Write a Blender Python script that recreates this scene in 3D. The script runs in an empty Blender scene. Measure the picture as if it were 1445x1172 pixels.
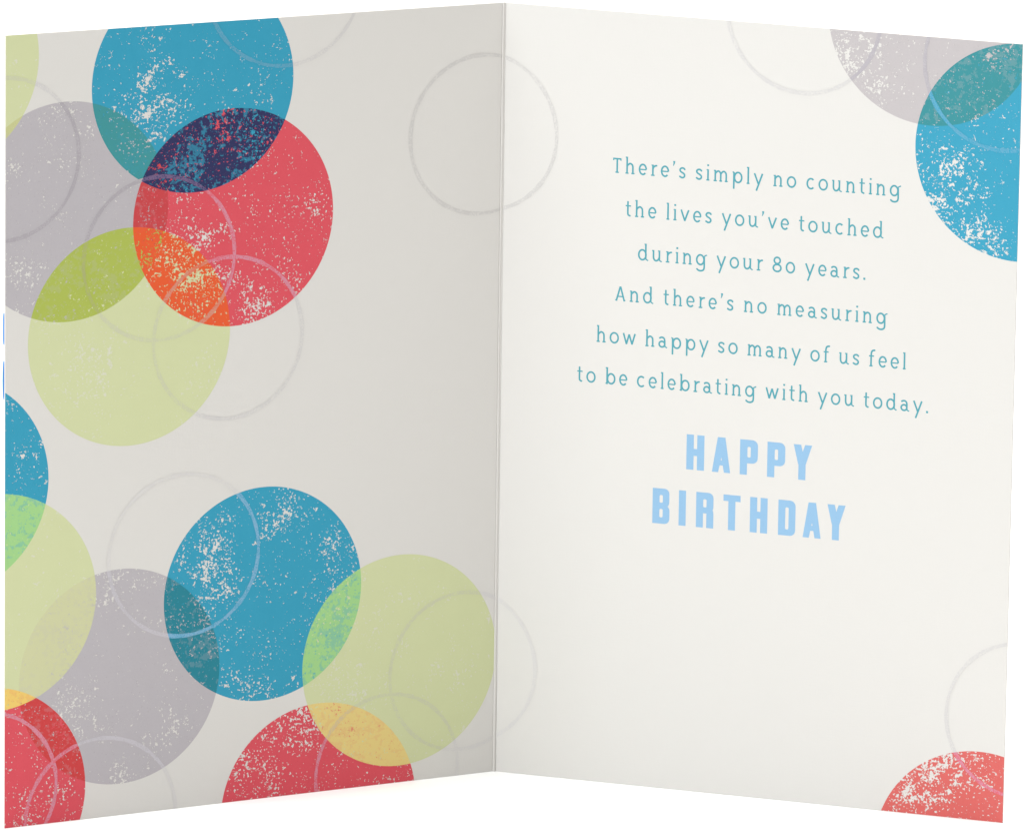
import bpy, math, random
from mathutils import Vector
from mathutils.geometry import delaunay_2d_cdt

sc = bpy.context.scene
C = sc.collection
R_ = math.radians

# ------------------------------------------------------------------ camera
cam_d = bpy.data.cameras.new('camera')
cam = bpy.data.objects.new('camera', cam_d)
C.objects.link(cam)
cam.location = (-0.1408, -2.1558, 0.5386)
cam.rotation_euler = (1.3503, -0.0358, -0.1630)
cam_d.sensor_fit = 'HORIZONTAL'
cam_d.sensor_width = 36.0
cam_d.lens = 36.0 * 13120.4 / 1445.0
cam_d.shift_x = -1337.7 / 1445.0
cam_d.shift_y = 219.2 / 1445.0
cam_d.clip_start = 0.05
cam_d.clip_end = 60
sc.camera = cam

# ------------------------------------------------------------------ light
world = bpy.data.worlds.new('World')
sc.world = world
world.use_nodes = True
world.node_tree.nodes['Background'].inputs['Color'].default_value = (1.0, 1.0, 1.0, 1)
world.node_tree.nodes['Background'].inputs['Strength'].default_value = 0.42


def area(name, loc, aim, sx, sy, power, col=(1, 1, 1)):
    l = bpy.data.lights.new(name, 'AREA')
    l.shape = 'RECTANGLE'
    l.size, l.size_y = sx, sy
    l.energy = power
    l.color = col
    o = bpy.data.objects.new(name, l)
    C.objects.link(o)
    o.location = loc
    o.rotation_euler = (Vector(aim) - Vector(loc)).to_track_quat('-Z', 'Y').to_euler()
    return o


area('overhead_softbox', (0.0, 0.42, 1.8), (0.0, 0.42, 0.0), 3.0, 2.6, 82, (1.0, 0.985, 0.94))
area('key_softbox', (-1.40, -0.85, 0.65), (0.0, 0.0, 0.08), 0.9, 0.9, 20.6, (0.91, 0.965, 1.0))

sc.view_settings.view_transform = 'Standard'
sc.view_settings.look = 'None'
sc.view_settings.gamma = 1
sc.view_settings.use_curve_mapping = False
sc.view_settings.exposure = 0.0
sc.render.engine = 'CYCLES'
sc.cycles.transparent_max_bounces = 32
sc.cycles.max_bounces = 12
sc.cycles.diffuse_bounces = 6

# ------------------------------------------------------------------ constants
H = 0.185                 # card height in metres; art is laid out in units of H
W = 0.6876                # panel width / H
ANG = 0.4262              # each panel turned towards the camera
THICK = 0.00042
RD = 0.138                # printed dot radius / H
RR = 0.1020               # printed ring radius / H


# ------------------------------------------------------------------ node helpers
def lin(c):
    return tuple((x / 255 / 12.92) if x / 255 <= .04045 else ((x / 255 + .055) / 1.055) ** 2.4 for x in c)


PAPER = (0.578, 0.559, 0.534)
SHOWN_COVER = lin((216, 212, 204))
SHOWN_BACK = lin((242, 241, 236))


def ink(rgb, ref=SHOWN_COVER):
    l = lin(rgb)
    return tuple(max(0.004, min(0.93, l[i] / ref[i] * PAPER[i])) for i in range(3)) + (1,)


class NT:
    def __init__(self, name):
        self.mat = bpy.data.materials.new(name)
        self.mat.use_nodes = True
        self.nt = self.mat.node_tree
        self.nt.nodes.clear()
        self.out = self.nt.nodes.new('ShaderNodeOutputMaterial')

    def n(self, kind, **kw):
        nd = self.nt.nodes.new(kind)
        for k, v in kw.items():
            setattr(nd, k, v)
        return nd

    def put(self, sock, v):
        if isinstance(v, bpy.types.NodeSocket):
            self.nt.links.new(v, sock)
        else:
            sock.default_value = v

    def math(self, op, a, b=0.0, clamp=False):
        nd = self.n('ShaderNodeMath', operation=op, use_clamp=clamp)
        self.put(nd.inputs[0], a)
        self.put(nd.inputs[1], b)
        return nd.outputs[0]

    def vmath(self, op, a, b):
        nd = self.n('ShaderNodeVectorMath', operation=op)
        self.put(nd.inputs[0], a)
        self.put(nd.inputs[1], b)
        return nd

    def smooth(self, v, lo, hi, a=0.0, b=1.0):
        nd = self.n('ShaderNodeMapRange', interpolation_type='SMOOTHSTEP')
        self.put(nd.inputs['Value'], v)
        nd.inputs['From Min'].default_value = lo
        nd.inputs['From Max'].default_value = hi
        nd.inputs['To Min'].default_value = a
        nd.inputs['To Max'].default_value = b
        return nd.outputs['Result']

    def mix(self, fac, a, b):
        nd = self.n('ShaderNodeMix', data_type='RGBA')
        self.put(nd.inputs[0], fac)
        self.put(nd.inputs[6], a)
        self.put(nd.inputs[7], b)
        return nd.outputs[2]

    def noise(self, vec, scale, detail=2.0, rough=0.5, dist=0.0):
        nd = self.n('ShaderNodeTexNoise')
        self.put(nd.inputs['Vector'], vec)
        nd.inputs['Scale'].default_value = scale
        nd.inputs['Detail'].default_value = detail
        nd.inputs['Roughness'].default_value = rough
        nd.inputs['Distortion'].default_value = dist
        return nd.outputs['Fac']

    def coord(self):
        tc = self.n('ShaderNodeTexCoord')
        v = self.vmath('SCALE', tc.outputs['Object'], (0, 0, 0))
        v.inputs['Scale'].default_value = 1 / H
        fl = self.vmath('MULTIPLY', v.outputs[0], (1, 0, 1))       # stay on the sheet
        return fl.outputs[0]

    def dist(self, co, c):
        return self.vmath('DISTANCE', co, (c[0], 0, c[1])).outputs['Value']


def paper_bump(m, co, strength=0.25):
    """fine laid texture of uncoated card: two crossed sets of stretched fibres"""
    a = m.noise(m.vmath('MULTIPLY', co, (70, 1, 420)).outputs[0], 1.0, 3, .6)
    b = m.noise(m.vmath('MULTIPLY', co, (420, 1, 90)).outputs[0], 1.0, 3, .6)
    h = m.math('ADD', a, b)
    bp = m.n('ShaderNodeBump')
    bp.inputs['Strength'].default_value = strength
    bp.inputs['Distance'].default_value = 0.00006
    m.put(bp.inputs['Height'], h)
    return bp.outputs['Normal'], h


def surf(m, col, normal=None, rough=0.55, spec=0.25):
    p = m.n('ShaderNodeBsdfPrincipled')
    m.put(p.inputs['Base Color'], col)
    p.inputs['Roughness'].default_value = rough
    p.inputs['Specular IOR Level'].default_value = spec
    if normal is not None:
        m.put(p.inputs['Normal'], normal)
    return p.outputs[0]


def out(m, sh):
    m.nt.links.new(sh, m.out.inputs['Surface'])
    return m.mat


def paper_material():
    m = NT('card_paper')
    co = m.coord()
    nrm, h = paper_bump(m, co, 0.3)
    big = m.noise(co, 7, 2, .5)
    f = m.math('ADD', m.math('MULTIPLY', m.math('SUBTRACT', h, 1.0), .16), m.math('MULTIPLY', m.math('SUBTRACT', big, .5), .06))
    k = m.math('ADD', f, .5, True)
    c = m.mix(k, (PAPER[0] * .955, PAPER[1] * .955, PAPER[2] * .95, 1), (PAPER[0] * 1.045, PAPER[1] * 1.045, PAPER[2] * 1.05, 1))
    return out(m, surf(m, c, nrm))


def plain_material(name, col, rough=.6, spec=.2):
    m = NT(name)
    co = m.coord()
    nrm, h = paper_bump(m, co, 0.15)
    k = m.math('ADD', m.math('MULTIPLY', m.math('SUBTRACT', h, 1.0), .35), .5, True)
    c = m.mix(k, tuple(x * .95 for x in col[:3]) + (1,), tuple(min(.95, x * 1.05) for x in col[:3]) + (1,))
    return out(m, surf(m, c, nrm, rough, spec))


# ------------------------------------------------------------------ mesh helpers
def link_mesh(name, verts, faces, mat, parent=None, smooth=False):
    me = bpy.data.meshes.new(name)
    me.from_pydata([tuple(v) for v in verts], [], faces)
    me.validate()
    me.update()
    if smooth:
        for p in me.polygons:
            p.use_smooth = True
    me.materials.append(mat)
    o = bpy.data.objects.new(name, me)
    C.objects.link(o)
    if parent:
        o.parent = parent
    return o


def clip(poly, x0, x1, y0, y1):
    for ax, lim, sg in ((0, x0, 1), (0, x1, -1), (1, y0, 1), (1, y1, -1)):
        res = []
        for i, p in enumerate(poly):
            q = poly[(i + 1) % len(poly)]
            a, b = sg * (p[ax] - lim), sg * (q[ax] - lim)
            if a >= 0:
                res.append(p)
            if (a >= 0) != (b >= 0):
                t = a / (a - b)
                res.append((p[0] + t * (q[0] - p[0]), p[1] + t * (q[1] - p[1])))
        poly = res
        if not poly:
            return []
    return poly


def sheet(name, polys, off, mat, parent):
    """flat ink film `off` metres in front of a panel's inner face; polys are CCW in (u, v)"""
    vs, fs, idx = [], [], {}
    for pl in polys:
        f = []
        for p in pl:
            k = (round(p[0], 7), round(p[1], 7))
            if k not in idx:
                idx[k] = len(vs)
                vs.append((k[0] * H, -off, k[1] * H))
            if not f or f[-1] != idx[k]:
                f.append(idx[k])
        if len(f) > 2 and f[0] == f[-1]:
            f.pop()
        if len(set(f)) == len(f) and len(f) > 2:
            fs.append(f)
    return link_mesh(name, vs, fs, mat, parent)


# ------------------------------------------------------------------ setting: white seamless sweep
m = NT('white_sweep')
tc = m.n('ShaderNodeTexCoord')
nz = m.noise(tc.outputs['Object'], 3, 3, .5)
sweep_mat = out(m, surf(m, m.mix(nz, (.93, .93, .93, 1), (.95, .95, .95, 1)), None, .8, .1))
prof = [(-1.3, 0.0), (-.6, 0.0), (0.0, 0.0), (.8, 0.0), (1.6, 0.0), (2.0, 0.0)]
for i in range(1, 17):
    a = i / 16 * math.pi / 2
    prof.append((2.0 + .6 * math.sin(a), .6 - .6 * math.cos(a)))
prof.append((2.6, 2.0))
vs, fs = [], []
for y, z in prof:
    vs += [(-2.2, y, z), (2.2, y, z)]
for i in range(len(prof) - 1):
    fs.append((2 * i, 2 * i + 1, 2 * i + 3, 2 * i + 2))
ground = link_mesh('ground', vs, fs, sweep_mat, None, True)
ground['kind'] = 'structure'
ground['label'] = 'plain white seamless studio surface under and behind the card'

# ------------------------------------------------------------------ the card
paper = paper_material()
card = bpy.data.objects.new('greeting_card', None)
C.objects.link(card)
card.location = (0, 0, 0.0)
card['label'] = 'open folded birthday card printed with speckled blue, red, green and grey dots, standing on white'
card['category'] = 'greeting card'


def panel(name, u0, u1, rot):
    """a slab of card with slightly eased edges; local x = across, z = up, inner face at y = 0"""
    e = 0.00009
    x0, x1, z1, t = u0 * H, u1 * H, H, THICK
    ring = lambda i, y: [(x0 + i, y, i), (x1 - i, y, i), (x1 - i, y, z1 - i), (x0 + i, y, z1 - i)]
    vs = ring(e, 0) + ring(0, e) + ring(0, t - e) + ring(e, t)
    fs = [(0, 1, 2, 3)]
    for k in range(3):
        for i in range(4):
            j = (i + 1) % 4
            fs.append((4 * k + j, 4 * k + i, 4 * k + 4 + i, 4 * k + 4 + j))
    fs.append((15, 14, 13, 12))
    o = link_mesh(name, vs, fs, paper, card)
    o.rotation_euler = (0, 0, rot)
    return o


G = 0.00042 / H
cover = panel('front_cover', -W, -G, ANG)
cover['label'] = 'inner side of the front cover, crowded with overlapping dots'
back = panel('back_cover', G, W, -ANG)
back['label'] = 'brighter page carrying the verse and the birthday greeting'

# fold: a scored bead with a narrow groove beside it, slightly uneven from top to bottom
rng = random.Random(4)
ca, sa = math.cos(ANG), math.sin(ANG)
g = G * H
vs, fs = [], []
NZ = 70
ph = [rng.uniform(0, 6.28) for _ in range(4)]
for k in range(NZ + 1):
    z = H * k / NZ
    t = k / NZ
    w = .00007 * math.sin(5 * t + ph[0]) + .00004 * math.sin(17 * t + ph[1]) + .00002 * math.sin(51 * t + ph[2])
    row = [(-g * ca, -g * sa),
           (-.00030 + w, -.00018),
           (-.00016 + w, -.00044),
           (-.00002 + w, -.00040),
           (.00009 + w, -.00034),
           (.00016 + w, -.00025),
           (.00024 + w, -.00019),
           (.00033 + w * .5, -.00017),
           (g * ca, -g * sa),
           (g * ca + sa * THICK, -g * sa + ca * THICK),
           (0, THICK * .9),
           (-g * ca - sa * THICK, -g * sa + ca * THICK)]
    vs += [(x, y, z) for x, y in row]
n = 12
for k in range(NZ):
    for i in range(n):
        j = (i + 1) % n
        fs.append((k * n + i, k * n + j, (k + 1) * n + j, (k + 1) * n + i))
fs.append(tuple(range(n - 1, -1, -1)))
fs.append(tuple(NZ * n + i for i in range(n)))
fold = link_mesh('fold', vs, fs, paper, card)
fold['label'] = 'pale scored crease where the two pages meet'

# ------------------------------------------------------------------ printed dots
BLUE, RED, GREEN, GREY = 'blue', 'red', 'green', 'grey'
L_INK = {BLUE: ink((54, 154, 181)), RED: ink((217, 82, 92)), GREEN: ink((206, 210, 162)), GREY: ink((184, 178, 179))}
R_INK = {BLUE: ink((66, 175, 208), SHOWN_BACK), RED: ink((237, 116, 111), SHOWN_BACK), GREY: ink((211, 206, 207), SHOWN_BACK)}  # verse page inks; the red is paler, with the page's sheen mixed into it
# centre, colour, base wear, wear patches (u, v, radius, strength), order = printing order (later on top)
DOTS = {
    'a': ((-.7808, .9729), GREEN, -.16, [(-.655, .945, .03, .16)]),
    'b': ((-.4334, .9249), BLUE, -.135, [(-.498, .875, .075, .15), (-.487, .915, .06, .10), (-.49, .97, .05, .07), (-.35, .93, .06, .05), (-.395, .868, .03, .12)]),
    'c': ((-.6047, .7747), GREY, -.125, [(-.61, .895, .06, .17), (-.672, .70, .06, .18), (-.56, .66, .05, .13), (-.49, .80, .05, .08), (-.68, .83, .04, .1), (-.62, .79, .10, .03)]),
    'g': ((-.5187, .6110), GREEN, -.13, [(-.59, .595, .07, .13), (-.42, .545, .05, .12), (-.56, .55, .05, .1)]),
    'd': ((-.3766, .7514), RED, -.10, [(-.46, .725, .06, .13), (-.43, .68, .07, .20), (-.35, .632, .035, .24), (-.27, .75, .04, .12), (-.285, .665, .03, .16), (-.355, .858, .05, .10), (-.30, .70, .1, .03), (-.44, .795, .03, .12)]),
    'e': ((-.7664, .4413), BLUE, -.13, [(-.665, .45, .05, .10), (-.65, .50, .05, .06)]),
    'h': ((-.5301, .1787), GREY, -.13, [(-.549, .305, .05, .17), (-.595, .14, .06, .17), (-.46, .10, .045, .17), (-.53, .055, .035, .22), (-.48, .29, .06, .10), (-.53, .17, .12, .02)]),
    'f': ((-.7011, .2892), GREEN, -.15, [(-.59, .26, .07, .11), (-.61, .18, .05, .11)]),
    'i': ((-.7150, .0446), RED, -.095, [(-.66, .01, .05, .12), (-.60, .045, .05, .06)]),
    'j': ((-.3318, .2657), BLUE, -.115, [(-.310, .372, .05, .20), (-.415, .30, .065, .14), (-.395, .335, .05, .13), (-.233, .308, .045, .16), (-.345, .148, .05, .19), (-.415, .235, .06, .10), (-.24, .23, .06, .07)]),
    'l': ((-.2511, -.0221), RED, -.085, [(-.275, .10, .05, .20), (-.33, .06, .05, .12), (-.35, .03, .05, .10)]),
    'k': ((-.1378, .1602), GREEN, -.13, [(-.222, .142, .07, .13), (-.05, .145, .05, .12), (-.17, .20, .1, .05)]),
    'm': ((.5695, 1.0256), GREY, -.125, [(.447, .985, .05, .16), (.485, .945, .055, .15), (.47, .96, .09, .08)]),
    'n': ((.6880, .8622), BLUE, -.125, [(.600, .765, .075, .17), (.565, .82, .06, .12), (.615, .855, .06, .11), (.665, .985, .04, .13), (.655, .74, .045, .14), (.60, .90, .1, .03)]),
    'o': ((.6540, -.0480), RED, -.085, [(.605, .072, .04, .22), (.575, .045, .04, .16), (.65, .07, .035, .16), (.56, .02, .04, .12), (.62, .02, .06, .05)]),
}
ORDER = list(DOTS)
SEED = {k: (i * 3.71 + 1.3, i * 1.93 + .4) for i, k in enumerate(ORDER)}
# overprints: top dot -> [(dot below, lens colour as shown)]
LENS = {
    'c': [('b', (66, 144, 146)), ('a', (196, 196, 140))],
    'g': [('c', (170, 182, 84))],
    'd': [('c', (196, 70, 73)), ('g', (226, 92, 50)), ('b', (50, 52, 90))],
    'f': [('h', (203, 203, 158)), ('e', (160, 205, 134))],
    'i': [('h', (202, 68, 68)), ('f', (233, 198, 108))],
    'j': [('h', (44, 128, 142))],
    'l': [],
    'k': [('j', (160, 205, 134)), ('l', (225, 201, 127))],
    'n': [('m', (70, 158, 166))],
}
# a lens is worn in its own way: flecks of the dot below / above come through
LENS_COUNT = {}


def wear(m, co, key, extra=0.0):
    c, colr, base, patches = DOTS[key]
    s = SEED[key]
    v = m.vmath('ADD', co, (s[0], 0, s[1])).outputs[0]
    wob = m.noise(v, 38, 3, .65)
    flake = m.noise(v, 135, 4, .70, .3)
    speck = m.noise(v, 310, 1.5, .5, .2)
    mid = m.noise(v, 26, 3, .6)
    p = None
    for (pu, pv, pr, ps) in patches:
        d = m.math('ADD', m.dist(co, (pu, pv)), m.math('MULTIPLY', m.math('SUBTRACT', wob, .5), pr * 2.6))
        q = m.smooth(d, pr * .05, pr * 1.15, ps, 0.0)
        p = q if p is None else m.math('ADD', p, q)
    clump = m.math('MULTIPLY', m.math('SUBTRACT', mid, .5), .30)
    t1 = m.math('ADD', m.math('ADD', flake, clump), -.07 + extra)
    t2 = m.math('ADD', m.math('ADD', speck, clump), base + .03 + extra)
    if p is not None:
        t1 = m.math('ADD', t1, m.math('MULTIPLY', p, .42))
        t2 = m.math('ADD', t2, m.math('MULTIPLY', p, .55))
    return m.math('MAXIMUM', m.smooth(t1, .572, .60), m.smooth(t2, .595, .635))


def dot_material(key):
    c, colr, base, patches = DOTS[key]
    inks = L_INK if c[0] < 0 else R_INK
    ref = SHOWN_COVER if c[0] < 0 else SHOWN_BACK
    m = NT(colr + '_ink')
    co = m.coord()
    nrm, h = paper_bump(m, co, 0.25)
    s = SEED[key]
    v = m.vmath('ADD', co, (s[0], 0, s[1])).outputs[0]
    mott = m.noise(v, 45, 4, .65)
    gr = m.noise(v, 330, 2, .6)
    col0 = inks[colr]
    k = m.math('ADD', m.math('ADD', m.math('MULTIPLY', m.math('SUBTRACT', mott, .5), .9), m.math('MULTIPLY', m.math('SUBTRACT', gr, .5), .7)), .5, True)
    amt = {BLUE: .05, RED: .06, GREEN: .03, GREY: .05}[colr]
    dk = tuple(x * (1 - amt) for x in col0[:3]) + (1,)
    lt = tuple(min(.93, x * (1 - amt) + amt * .30 * PAPER[i] + x * amt) for i, x in enumerate(col0[:3])) + (1,)
    col = m.mix(k, dk, lt)
    w_top = wear(m, co, key)
    for (oth, shown) in LENS.get(key, []):
        ins = m.math('LESS_THAN', m.dist(co, DOTS[oth][0]), RD)
        lc = ink(shown, ref)
        # uneven overprint: in places the lens keeps more of one ink than of the other
        u2 = m.noise(v, 120, 3, .7, .3)
        u3 = m.noise(v, 22, 2, .5)
        mo = m.smooth(m.math('ADD', u2, m.math('MULTIPLY', m.math('SUBTRACT', u3, .5), .5)), .52, .60)
        dark = shown[0] + shown[1] + shown[2] < 220
        patchy = .85 if dark else (.55 if colr == GREEN and DOTS[oth][1] == BLUE else .25)
        other = inks[DOTS[oth][1]]
        alt = m.mix(.65 if dark else .6, lc, other if DOTS[oth][1] != GREEN else col0)
        lcol = m.mix(m.math('MULTIPLY', mo, patchy), lc, alt)
        # where the dot below is worn away the top ink prints on bare paper
        keep = m.math('MULTIPLY', ins, m.math('SUBTRACT', 1.0, wear(m, co, oth, .03 if dark else -.02)))
        col = m.mix(keep, col, lcol)
    if colr == GREEN:
        # thin ink: it wears to a paler tint instead of to bare paper
        under = PAPER + (1,)
        for (oth, shown) in LENS.get(key, []):
            ins = m.math('LESS_THAN', m.dist(co, DOTS[oth][0]), RD)
            under = m.mix(ins, under, inks[DOTS[oth][1]])
        col = m.mix(m.math('MULTIPLY', w_top, .62), col, under)
        return out(m, surf(m, col, nrm, .6, .1))
    bs = surf(m, col, nrm, .6, .1)
    tr = m.n('ShaderNodeBsdfTransparent')
    mx = m.n('ShaderNodeMixShader')
    m.put(mx.inputs[0], w_top)
    m.nt.links.new(bs, mx.inputs[1])
    m.nt.links.new(tr.outputs[0], mx.inputs[2])
    return out(m, mx.outputs[0])


SAY = {
    'a': 'sliver of a pale green dot at the cover\'s upper outer corner',
    'b': 'speckled teal blue dot cut by the top edge of the cover',
    'c': 'grey dot cut by the outer edge under the teal one',
    'g': 'pale lime green dot below the big red dot',
    'd': 'speckled coral red dot overlapping the upper teal dot',
    'e': 'teal blue dot half cut by the outer edge',
    'h': 'grey dot beside the lower teal dot',
    'f': 'pale lime green dot half cut by the outer edge',
    'i': 'coral red dot in the lower outer corner',
    'j': 'whole teal blue dot in the lower half with white wear',
    'l': 'coral red dot cut by the bottom edge of the cover',
    'k': 'pale lime green dot touching the fold',
    'm': 'grey dot cut by the top edge of the verse page',
    'n': 'bright blue dot cut by the verse page\'s outer edge',
    'o': 'salmon red dot in the verse page\'s lower corner',
}
EPS = .0004
LEVEL = {}
for i, key in enumerate(ORDER):
    under = [LEVEL[k2] for k2 in ORDER[:i] if math.dist(DOTS[k2][0], DOTS[key][0]) < 2 * RD]
    LEVEL[key] = max(under) + 1 if under else 0
for i, key in enumerate(ORDER):
    c = DOTS[key][0]
    pts = [(c[0] + RD * math.cos(a * math.pi / 150), c[1] + RD * math.sin(a * math.pi / 150)) for a in range(300)]
    if c[0] < 0:
        pl = clip(pts, -W + EPS, -G, EPS, 1 - EPS)
        par = cover
    else:
        pl = clip(pts, G, W - EPS, EPS, 1 - EPS)
        par = back
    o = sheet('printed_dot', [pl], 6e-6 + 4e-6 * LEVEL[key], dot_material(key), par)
    o['label'] = SAY[key]


# ------------------------------------------------------------------ thin printed rings
def ring_material(shown):
    """thin chalky line of pale ink; over a dot it mixes with the dot's colour"""
    m = NT('ring_ink')
    co = m.coord()
    g1 = m.noise(co, 520, 2, .6)
    g2 = m.noise(co, 16, 3, .6)
    g3 = m.noise(co, 130, 3, .65)
    t = m.math('ADD', g1, m.math('ADD', m.math('MULTIPLY', m.math('SUBTRACT', g2, .5), .5), m.math('MULTIPLY', m.math('SUBTRACT', g3, .5), .6)))
    k = m.smooth(t, .30, .58)
    on = {BLUE: ((78, 159, 187), (128, 172, 198)), RED: ((216, 100, 112), (207, 138, 152)),
          GREY: ((182, 176, 177), (170, 164, 166)), GREEN: ((205, 209, 163), (199, 200, 168))}
    lo, hi = PAPER + (1,), ink(shown)
    for order in ((GREY, BLUE), (RED,), (GREEN,)):
        for k2 in ORDER:
            c2, col2 = DOTS[k2][0], DOTS[k2][1]
            if col2 not in order:
                continue
            ins = m.math('LESS_THAN', m.dist(co, c2), RD)
            if k2 == 'h':
                a_, b_ = (186, 181, 182), (196, 191, 194)
            elif k2 == 'n':
                a_, b_ = (60, 154, 181), (98, 160, 184)
            elif k2 == 'b':
                a_, b_ = (58, 154, 181), (98, 157, 180)
            elif k2 == 'm':
                a_, b_ = (184, 178, 179), (176, 170, 172)
            else:
                a_, b_ = on[col2]
            lo = m.mix(ins, lo, ink(a_))
            hi = m.mix(ins, hi, ink(b_))
    for p_, q_, a_, b_ in (('g', 'c', (172, 182, 92), (168, 172, 112)), ('d', 'g', (222, 104, 68), (208, 140, 118)), ('l', 'k', (223, 198, 124), (208, 186, 148)), ('d', 'b', (66, 66, 104), (116, 96, 128))):
        both = m.math('MULTIPLY', m.math('LESS_THAN', m.dist(co, DOTS[p_][0]), RD), m.math('LESS_THAN', m.dist(co, DOTS[q_][0]), RD))
        lo = m.mix(both, lo, ink(a_))
        hi = m.mix(both, hi, ink(b_))
    return out(m, surf(m, m.mix(k, lo, hi), None, .6, .1))


RM = {.75: ring_material((202, 198, 192)), .62: ring_material((206, 202, 197)), .5: ring_material((211, 207, 202))}
RINGS = [(-.0289, .8331, .75, .1018), (-.3830, .5989, .62, .1029), (-.4786, .7070, .62, .1033), (-.3081, 1.0455, .62, .107),
         (-.6901, .8459, .62, .1015), (-.4425, .3263, .5, .1036), (-.7155, .0520, .62, .0985), (-.5559, -.0015, .5, .1035),
         (-.0485, .1375, .5, .1029), (-.1543, .0157, .5, .1013), (.3998, 1.0168, .62, .1012), (.6655, .9690, .62, .1055), (.7085, .1350, .62, .0998)]
for i, (cu, cv, al, rr) in enumerate(RINGS):
    hw = .0024
    N = 220
    rg = random.Random(i)
    q = [rg.uniform(0, 6.28) for _ in range(3)]
    wid = lambda a: hw * (1 + .12 * math.sin(5 * a + q[0]) + .10 * math.sin(13 * a + q[1]) + .08 * math.sin(31 * a + q[2]))
    for side in (0, 1):
        polys = []
        lim = (-W + EPS, -G) if side == 0 else (G, W - EPS)
        for k in range(N):
            a0, a1 = 2 * math.pi * k / N, 2 * math.pi * (k + 1) / N
            quad = []
            for a, sg in ((a0, -1), (a0, 1), (a1, 1), (a1, -1)):
                r = rr + sg * wid(a)
                quad.append((cu + r * math.cos(a), cv + r * math.sin(a)))
            pl = clip(quad, lim[0], lim[1], EPS, 1 - EPS)
            if len(pl) > 2:
                polys.append(pl)
        if len(polys) > 6:
            sheet('printed_ring', polys, 3.6e-5 + 3e-6 * (i % 3), RM[al], cover if side == 0 else back)


# ------------------------------------------------------------------ lettering
S = .155                   # stroke of the verse, in x-heights
HS = S / 2


def arc(cx, cy, rx, ry, a0, a1, n=18):
    return [(cx + rx * math.cos(R_(a0 + (a1 - a0) * i / n)), cy + ry * math.sin(R_(a0 + (a1 - a0) * i / n))) for i in range(n + 1)]


def curve(pts, n=6):
    """Catmull-Rom through the points"""
    P = [pts[0]] + list(pts) + [pts[-1]]
    res = []
    for i in range(1, len(P) - 2):
        p0, p1, p2, p3 = P[i - 1:i + 3]
        for k in range(n):
            t = k / n
            f = lambda a, b, c, d: .5 * (2 * b + (c - a) * t + (2 * a - 5 * b + 4 * c - d) * t * t + (3 * b - a - 3 * c + d) * t ** 3)
            res.append((f(p0[0], p1[0], p2[0], p3[0]), f(p0[1], p1[1], p2[1], p3[1])))
    res.append(pts[-1])
    return res


def foot(x, l=.15, r=.15):
    return [(x - l, HS * .8), (x + r, HS * .8)]


def flag(x, y):
    return [(x - .13, y - .035), (x, y - .085)]


T_ = .115                  # thinner serif stroke
GL = {}                    # glyph: (ink width, [(stroke width, points)])
GL['o'] = GL['0'] = (.87, [(S, arc(.435, .5, .435 - HS, .5 - HS + .015, 0, 360, 30))])
GL['c'] = (.74, [(S, arc(.41, .5, .41 - HS, .5 - HS + .015, 48, 314, 22))])
GL['e'] = (.76, [(S, arc(.385, .5, .385 - HS, .5 - HS + .015, 0, 318, 24)), (T_, [(.09, .49), (.70, .49)])])
ARCH = lambda x0, x1: curve([(x0, .62), (x0 + .07, .78), ((x0 + x1) / 2 + .02, .92), (x1 - .05, .80), (x1, .58), (x1, 0)])
GL['n'] = (.88, [(S, [(.17, 0), (.17, 1)]), (T_, flag(.17, 1)), (T_, foot(.17)), (S, ARCH(.17, .70)), (T_, foot(.70, .14, .16))])
GL['h'] = (.88, [(S, [(.17, 0), (.17, 1.5)]), (T_, flag(.17, 1.5)), (T_, foot(.17)), (S, ARCH(.17, .70)), (T_, foot(.70, .14, .16))])
GL['m'] = (1.34, [(S, [(.17, 0), (.17, 1)]), (T_, flag(.17, 1)), (T_, foot(.17)), (S, ARCH(.17, .67)), (T_, foot(.67, .13, .13)), (S, ARCH(.67, 1.17)), (T_, foot(1.17, .13, .15))])
GL['r'] = (.56, [(S, [(.19, 0), (.19, 1)]), (T_, flag(.19, 1)), (T_, foot(.19, .17, .17)), (S, curve([(.19, .60), (.25, .76), (.37, .88), (.54, .93)]))])
GL['u'] = (.90, [(S, curve([(.14, 1), (.14, .42), (.20, .18), (.37, .075), (.57, .17), (.68, .40)])), (T_, flag(.14, 1)), (S, [(.68, 1), (.68, .12)]), (T_, flag(.68, 1)), (T_, curve([(.68, .22), (.73, .10), (.88, .03)]))])
GL['i'] = (.30, [(S, [(.16, 0), (.16, 1)]), (T_, flag(.16, 1)), (T_, foot(.16, .15, .14)), (.17, [(.16, 1.27), (.16, 1.43)])])
GL['l'] = (.30, [(S, [(.16, 0), (.16, 1.5)]), (T_, flag(.16, 1.5)), (T_, foot(.16, .14, .13))])
GL['t'] = (.50, [(S, curve([(.21, 1.32), (.21, .9), (.21, .30), (.26, .13), (.42, .06)])), (T_, [(0, .93), (.49, .93)])])
GL['p'] = (.97, [(S, [(.18, -.52), (.18, .95)]), (T_, flag(.18, 1)), (S, arc(.56, .5, .41 - HS, .5 - HS + .015, 0, 360, 28))])
GL['b'] = (.94, [(S, [(.17, .0), (.17, 1.5)]), (T_, flag(.17, 1.5)), (T_, [(.03, .05), (.17, .11)]), (S, arc(.54, .5, .41 - HS, .5 - HS + .015, 0, 360, 28))])
GL['d'] = (.95, [(S, [(.72, .15), (.72, 1.5)]), (T_, flag(.72, 1.5)), (S, arc(.41, .5, .41 - HS, .5 - HS + .015, 0, 360, 28)), (T_, curve([(.72, .24), (.77, .11), (.93, .03)]))])
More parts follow.
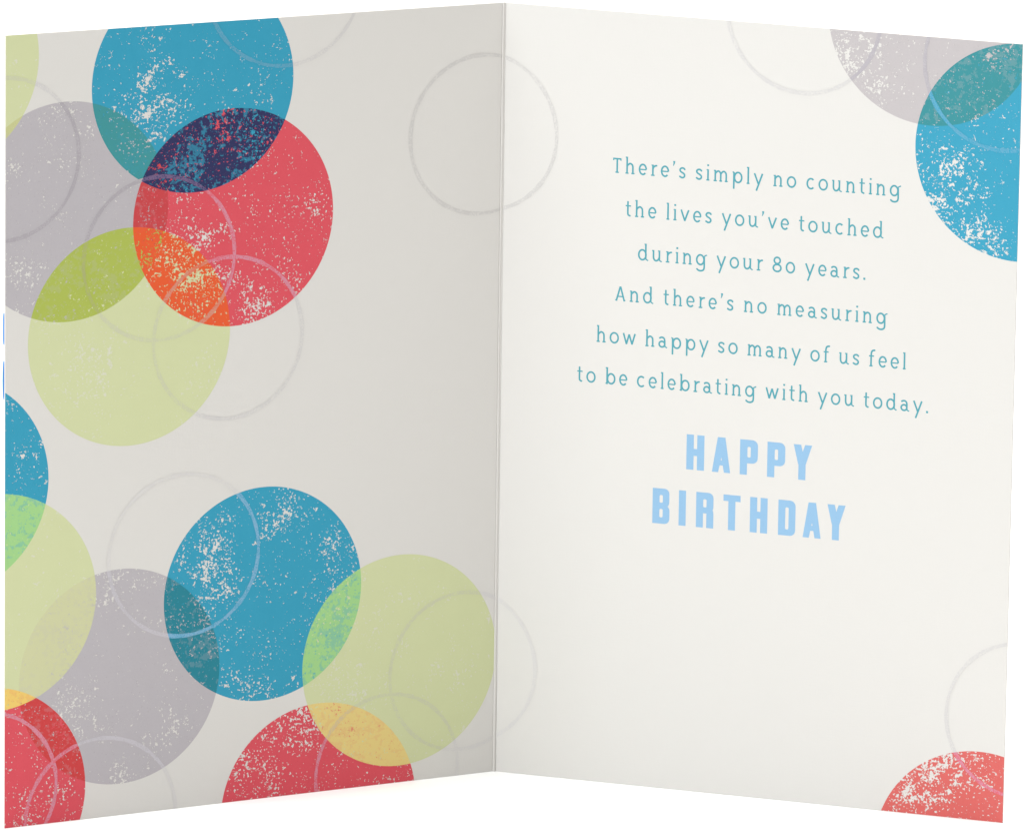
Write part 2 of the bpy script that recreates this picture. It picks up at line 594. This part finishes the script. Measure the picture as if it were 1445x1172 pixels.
GL['g'] = (1.0, [(S, arc(.42, .51, .41 - HS, .49 - HS + .015, 0, 360, 28)), (T_, curve([(.72, .72), (.82, .86), (1.0, .95)])), (S, curve([(.77, .74), (.78, .3), (.78, -.15), (.70, -.37), (.47, -.46), (.25, -.42), (.11, -.31)]))])
GL['a'] = (.80, [(S, curve([(.12, .84), (.24, .91), (.40, .91), (.53, .82), (.585, .64), (.59, .35), (.59, .15)])), (S, arc(.335, .315, .335 - HS, .315 - HS + .01, 0, 360, 24)), (T_, curve([(.59, .22), (.64, .10), (.79, .03)]))])
GL['s'] = (.61, [(S, curve([(.53, .80), (.44, .89), (.30, .92), (.14, .85), (.095, .71), (.18, .585), (.36, .485), (.50, .36), (.51, .21), (.41, .10), (.26, .075), (.06, .18)]))])
GL['y'] = (.86, [(S, [(.07, 1), (.44, .08)]), (S, [(.80, 1), (.26, -.52)])])
GL['v'] = (.82, [(S, [(.07, 1), (.42, .03)]), (S, [(.76, 1), (.40, .03)])])
GL['w'] = (1.2, [(S, [(.07, 1), (.36, .04)]), (S, [(.60, .92), (.35, .04)]), (S, [(.60, .92), (.87, .04)]), (S, [(1.14, 1), (.86, .04)])])
GL['f'] = (.54, [(S, curve([(.20, 0), (.20, .8), (.22, 1.2), (.32, 1.40), (.53, 1.45)])), (T_, [(0, .93), (.46, .93)]), (T_, foot(.20, .15, .15))])
GL['T'] = (.77, [(S, [(.385, 0), (.385, 1.26)]), (.14, [(0, 1.25), (.77, 1.25)]), (T_, [(.05, 1.25), (.05, 1.10)]), (T_, [(.72, 1.25), (.72, 1.10)]), (T_, foot(.385, .16, .16))])
GL['A'] = (.95, [(S, [(.10, 0), (.46, 1.28)]), (S, [(.84, 0), (.48, 1.28)]), (T_, [(.22, .40), (.72, .40)]), (T_, foot(.10, .10, .10)), (T_, foot(.84, .10, .10))])
GL['8'] = (.86, [(S, arc(.43, .375, .43 - HS, .375 - HS + .01, 0, 360, 26)), (S, arc(.43, 1.03, .35 - HS, .345 - HS + .01, 0, 360, 26))])
GL["'"] = (.20, [(.19, [(.12, 1.47), (.12, 1.33)]), (.13, [(.13, 1.36), (.10, 1.18)]), (.08, [(.11, 1.22), (.04, 1.05)])])
GL['.'] = (.19, [(.19, [(.095, 0), (.095, .19)])])


def area2(p):
    return sum(p[i][0] * p[(i + 1) % len(p)][1] - p[(i + 1) % len(p)][0] * p[i][1] for i in range(len(p)))


def stroke_polys(w, pts):
    h = w / 2
    res = []
    for i in range(len(pts) - 1):
        (x0, y0), (x1, y1) = pts[i], pts[i + 1]
        d = math.hypot(x1 - x0, y1 - y0)
        if d < 1e-5:
            continue
        nx, ny = -(y1 - y0) / d * h, (x1 - x0) / d * h
        res.append([(x0 - nx, y0 - ny), (x1 - nx, y1 - ny), (x1 + nx, y1 + ny), (x0 + nx, y0 + ny)])
        if i:
            res.append([(x0 + h * math.cos(a * math.pi / 6), y0 + h * math.sin(a * math.pi / 6)) for a in range(12)])
    return res


def union(polys, holes=()):
    vs, fs = [], []
    for p in list(polys) + list(holes):
        if area2(p) < 0:
            p = p[::-1]
        fs.append(list(range(len(vs), len(vs) + len(p))))
        vs += [Vector(q) for q in p]
    nv, ne, nf, _, _, of = delaunay_2d_cdt(vs, [], fs, 0, 1e-5, True)
    nh = len(polys)
    tris = []
    for f, o in zip(nf, of):
        if o and all(i < nh for i in o):
            t = [(nv[i].x, nv[i].y) for i in f]
            tris.append(t if area2(t) > 0 else t[::-1])
    return tris


TRI = {}


def glyph(ch):
    if ch not in TRI:
        ps = []
        for w, pts in GL[ch][1]:
            ps += stroke_polys(w, pts)
        TRI[ch] = union(ps)
    return TRI[ch]


verse_mat = plain_material('verse_ink', ink((84, 174, 187), SHOWN_BACK), .5, .25)
greet_mat = plain_material('greeting_ink', ink((158, 204, 240), SHOWN_BACK), .5, .25)
XH = .0146
VERSE = [("There's simply no counting", .1492, .5320, .7938), ("the lives you've touched", .1670, .5105, .7393),
         ("during your 80 years.", .1845, .4880, .6843), ("And there's no measuring", .1550, .5180, .6296),
         ("how happy so many of us feel", .1305, .5442, .5742), ("to be celebrating with you today.", .1055, .5750, .5208)]
for text, u0, u1, v0 in VERSE:
    nat = sum(GL[c][0] for c in text if c != ' ')
    sp = text.count(' ')
    gaps = len(text) - 1 - 2 * sp
    # advance: ink width + track; a space counts 2.6 tracks
    total = (u1 - u0) / XH
    track = (total - nat * 1.0) / (gaps + 2.6 * sp)
    x = 0.0
    polys = []
    for i, ch in enumerate(text):
        if ch == ' ':
            x += 1.6 * track
            continue
        dx = -.02 if ch == "'" else 0
        polys += [[(u0 + (x + dx + px) * XH, v0 + py * XH) for px, py in t] for t in glyph(ch)]
        x += GL[ch][0] + track
    o = sheet('verse_line', polys, 8e-6, verse_mat, back)
    print('track', text[:10], round(track, 3))


def rrect(x0, x1, y0, y1, r, n=5):
    p = []
    for cx, cy, a in ((x1 - r, y0 + r, -90), (x1 - r, y1 - r, 0), (x0 + r, y1 - r, 90), (x0 + r, y0 + r, 180)):
        p += [(cx + r * math.cos(R_(a + 90 * i / n)), cy + r * math.sin(R_(a + 90 * i / n))) for i in range(n + 1)]
    return p


def bowl(x0, x1, y0, y1, r, n=6):
    """box with its two right-hand corners rounded"""
    p = [(x0, y0)]
    for cx, cy, a in ((x1 - r, y0 + r, -90), (x1 - r, y1 - r, 0)):
        p += [(cx + r * math.cos(R_(a + 90 * i / n)), cy + r * math.sin(R_(a + 90 * i / n))) for i in range(n + 1)]
    return p + [(x0, y1)]


box = lambda x0, x1, y0, y1: [(x0, y0), (x1, y0), (x1, y1), (x0, y1)]
BG = {
    'H': (.51, [box(0, .207, 0, 1), box(.303, .51, 0, 1), box(.1, .4, .40, .60)], []),
    'A': (.525, [[(0, 0), (.18, 0), (.378, 1), (.155, 1)], [(.345, 0), (.525, 0), (.372, 1), (.16, 1)], box(.15, .375, .20, .345)], []),
    'P': (.51, [box(0, .207, 0, 1), bowl(.1, .51, .33, 1, .16)], [rrect(.212, .305, .50, .80, .035)]),
    'Y': (.525, [[(0, 1), (.21, 1), (.352, .44), (.135, .44)], [(.525, 1), (.325, 1), (.14, .44), (.352, .44)], box(.145, .350, 0, .5)], []),
    'B': (.50, [bowl(0, .49, .47, 1, .14), bowl(0, .50, 0, .53, .15)], [rrect(.205, .30, .595, .815, .035), rrect(.205, .30, .18, .42, .035)]),
    'I': (.207, [box(0, .207, 0, 1)], []),
    'R': (.51, [box(0, .207, 0, 1), bowl(.1, .505, .44, 1, .15), bowl(.1, .505, .3, .52, .06), box(.303, .51, 0, .42)], [rrect(.207, .303, .58, .81, .035), box(.207, .303, -.1, .41)]),
    'T': (.50, [box(0, .50, .82, 1), box(.145, .352, 0, .9)], []),
    'D': (.50, [bowl(0, .50, 0, 1, .16)], [rrect(.205, .30, .175, .80, .04)]),
}
BTRI = {}
GREET = [('HAPPY', [.225, .27, .27, .235], .2542, .4222, .4200, .4655), ('BIRTHDAY', [.27, .30, .285, .28, .315, .22, .18], .2098, .4684, .3462, .3920)]
for text, gaps, u0, u1, v0, v1 in GREET:
    nat = sum(BG[c][0] for c in text) + sum(gaps)
    su, sv = (u1 - u0) / nat, (v1 - v0)
    x = 0
    polys = []
    for i, ch in enumerate(text):
        if ch not in BTRI:
            BTRI[ch] = union(BG[ch][1], BG[ch][2])
        polys += [[(u0 + (x + px) * su, v0 + py * sv) for px, py in t] for t in BTRI[ch]]
        x += BG[ch][0] + (gaps[i] if i < len(gaps) else 0)
    o = sheet('greeting_word', polys, 8e-6, greet_mat, back)
    o['label'] = 'word ' + text + ' in bold pale blue capitals'

# ------------------------------------------------------------------ raised pieces on the outside of the cover, peeping past its edge
orn_mat = plain_material('ornament_blue', ink((76, 142, 212)), .5, .3)
for v0, v1, bulge in ((.6135, .6535, .00002), (.545, .5935, .00012)):
    vs, fs = [], []
    N = 16
    x_in, x_ed = -W * H + .012, -W * H - .00010
    y0, y1 = THICK + .00002, THICK + .0005
    for k in range(N + 1):
        t = k / N
        z = (v0 + (v1 - v0) * t) * H
        e = x_ed - bulge * math.sin(math.pi * t) + .00012 * (abs(2 * t - 1) ** 8)
        vs += [(x_in, y0, z), (e, y0, z), (e, y1, z), (x_in, y1, z)]
    for k in range(N):
        for i in range(4):
            j = (i + 1) % 4
            fs.append((4 * k + j, 4 * k + i, 4 * k + 4 + i, 4 * k + 4 + j))
    fs.append((0, 1, 2, 3))
    fs.append((4 * N + 3, 4 * N + 2, 4 * N + 1, 4 * N))
    o = link_mesh('cover_ornament', vs, fs, orn_mat, cover)
    o['label'] = 'sky blue raised piece on the cover\'s outer side showing past its edge'
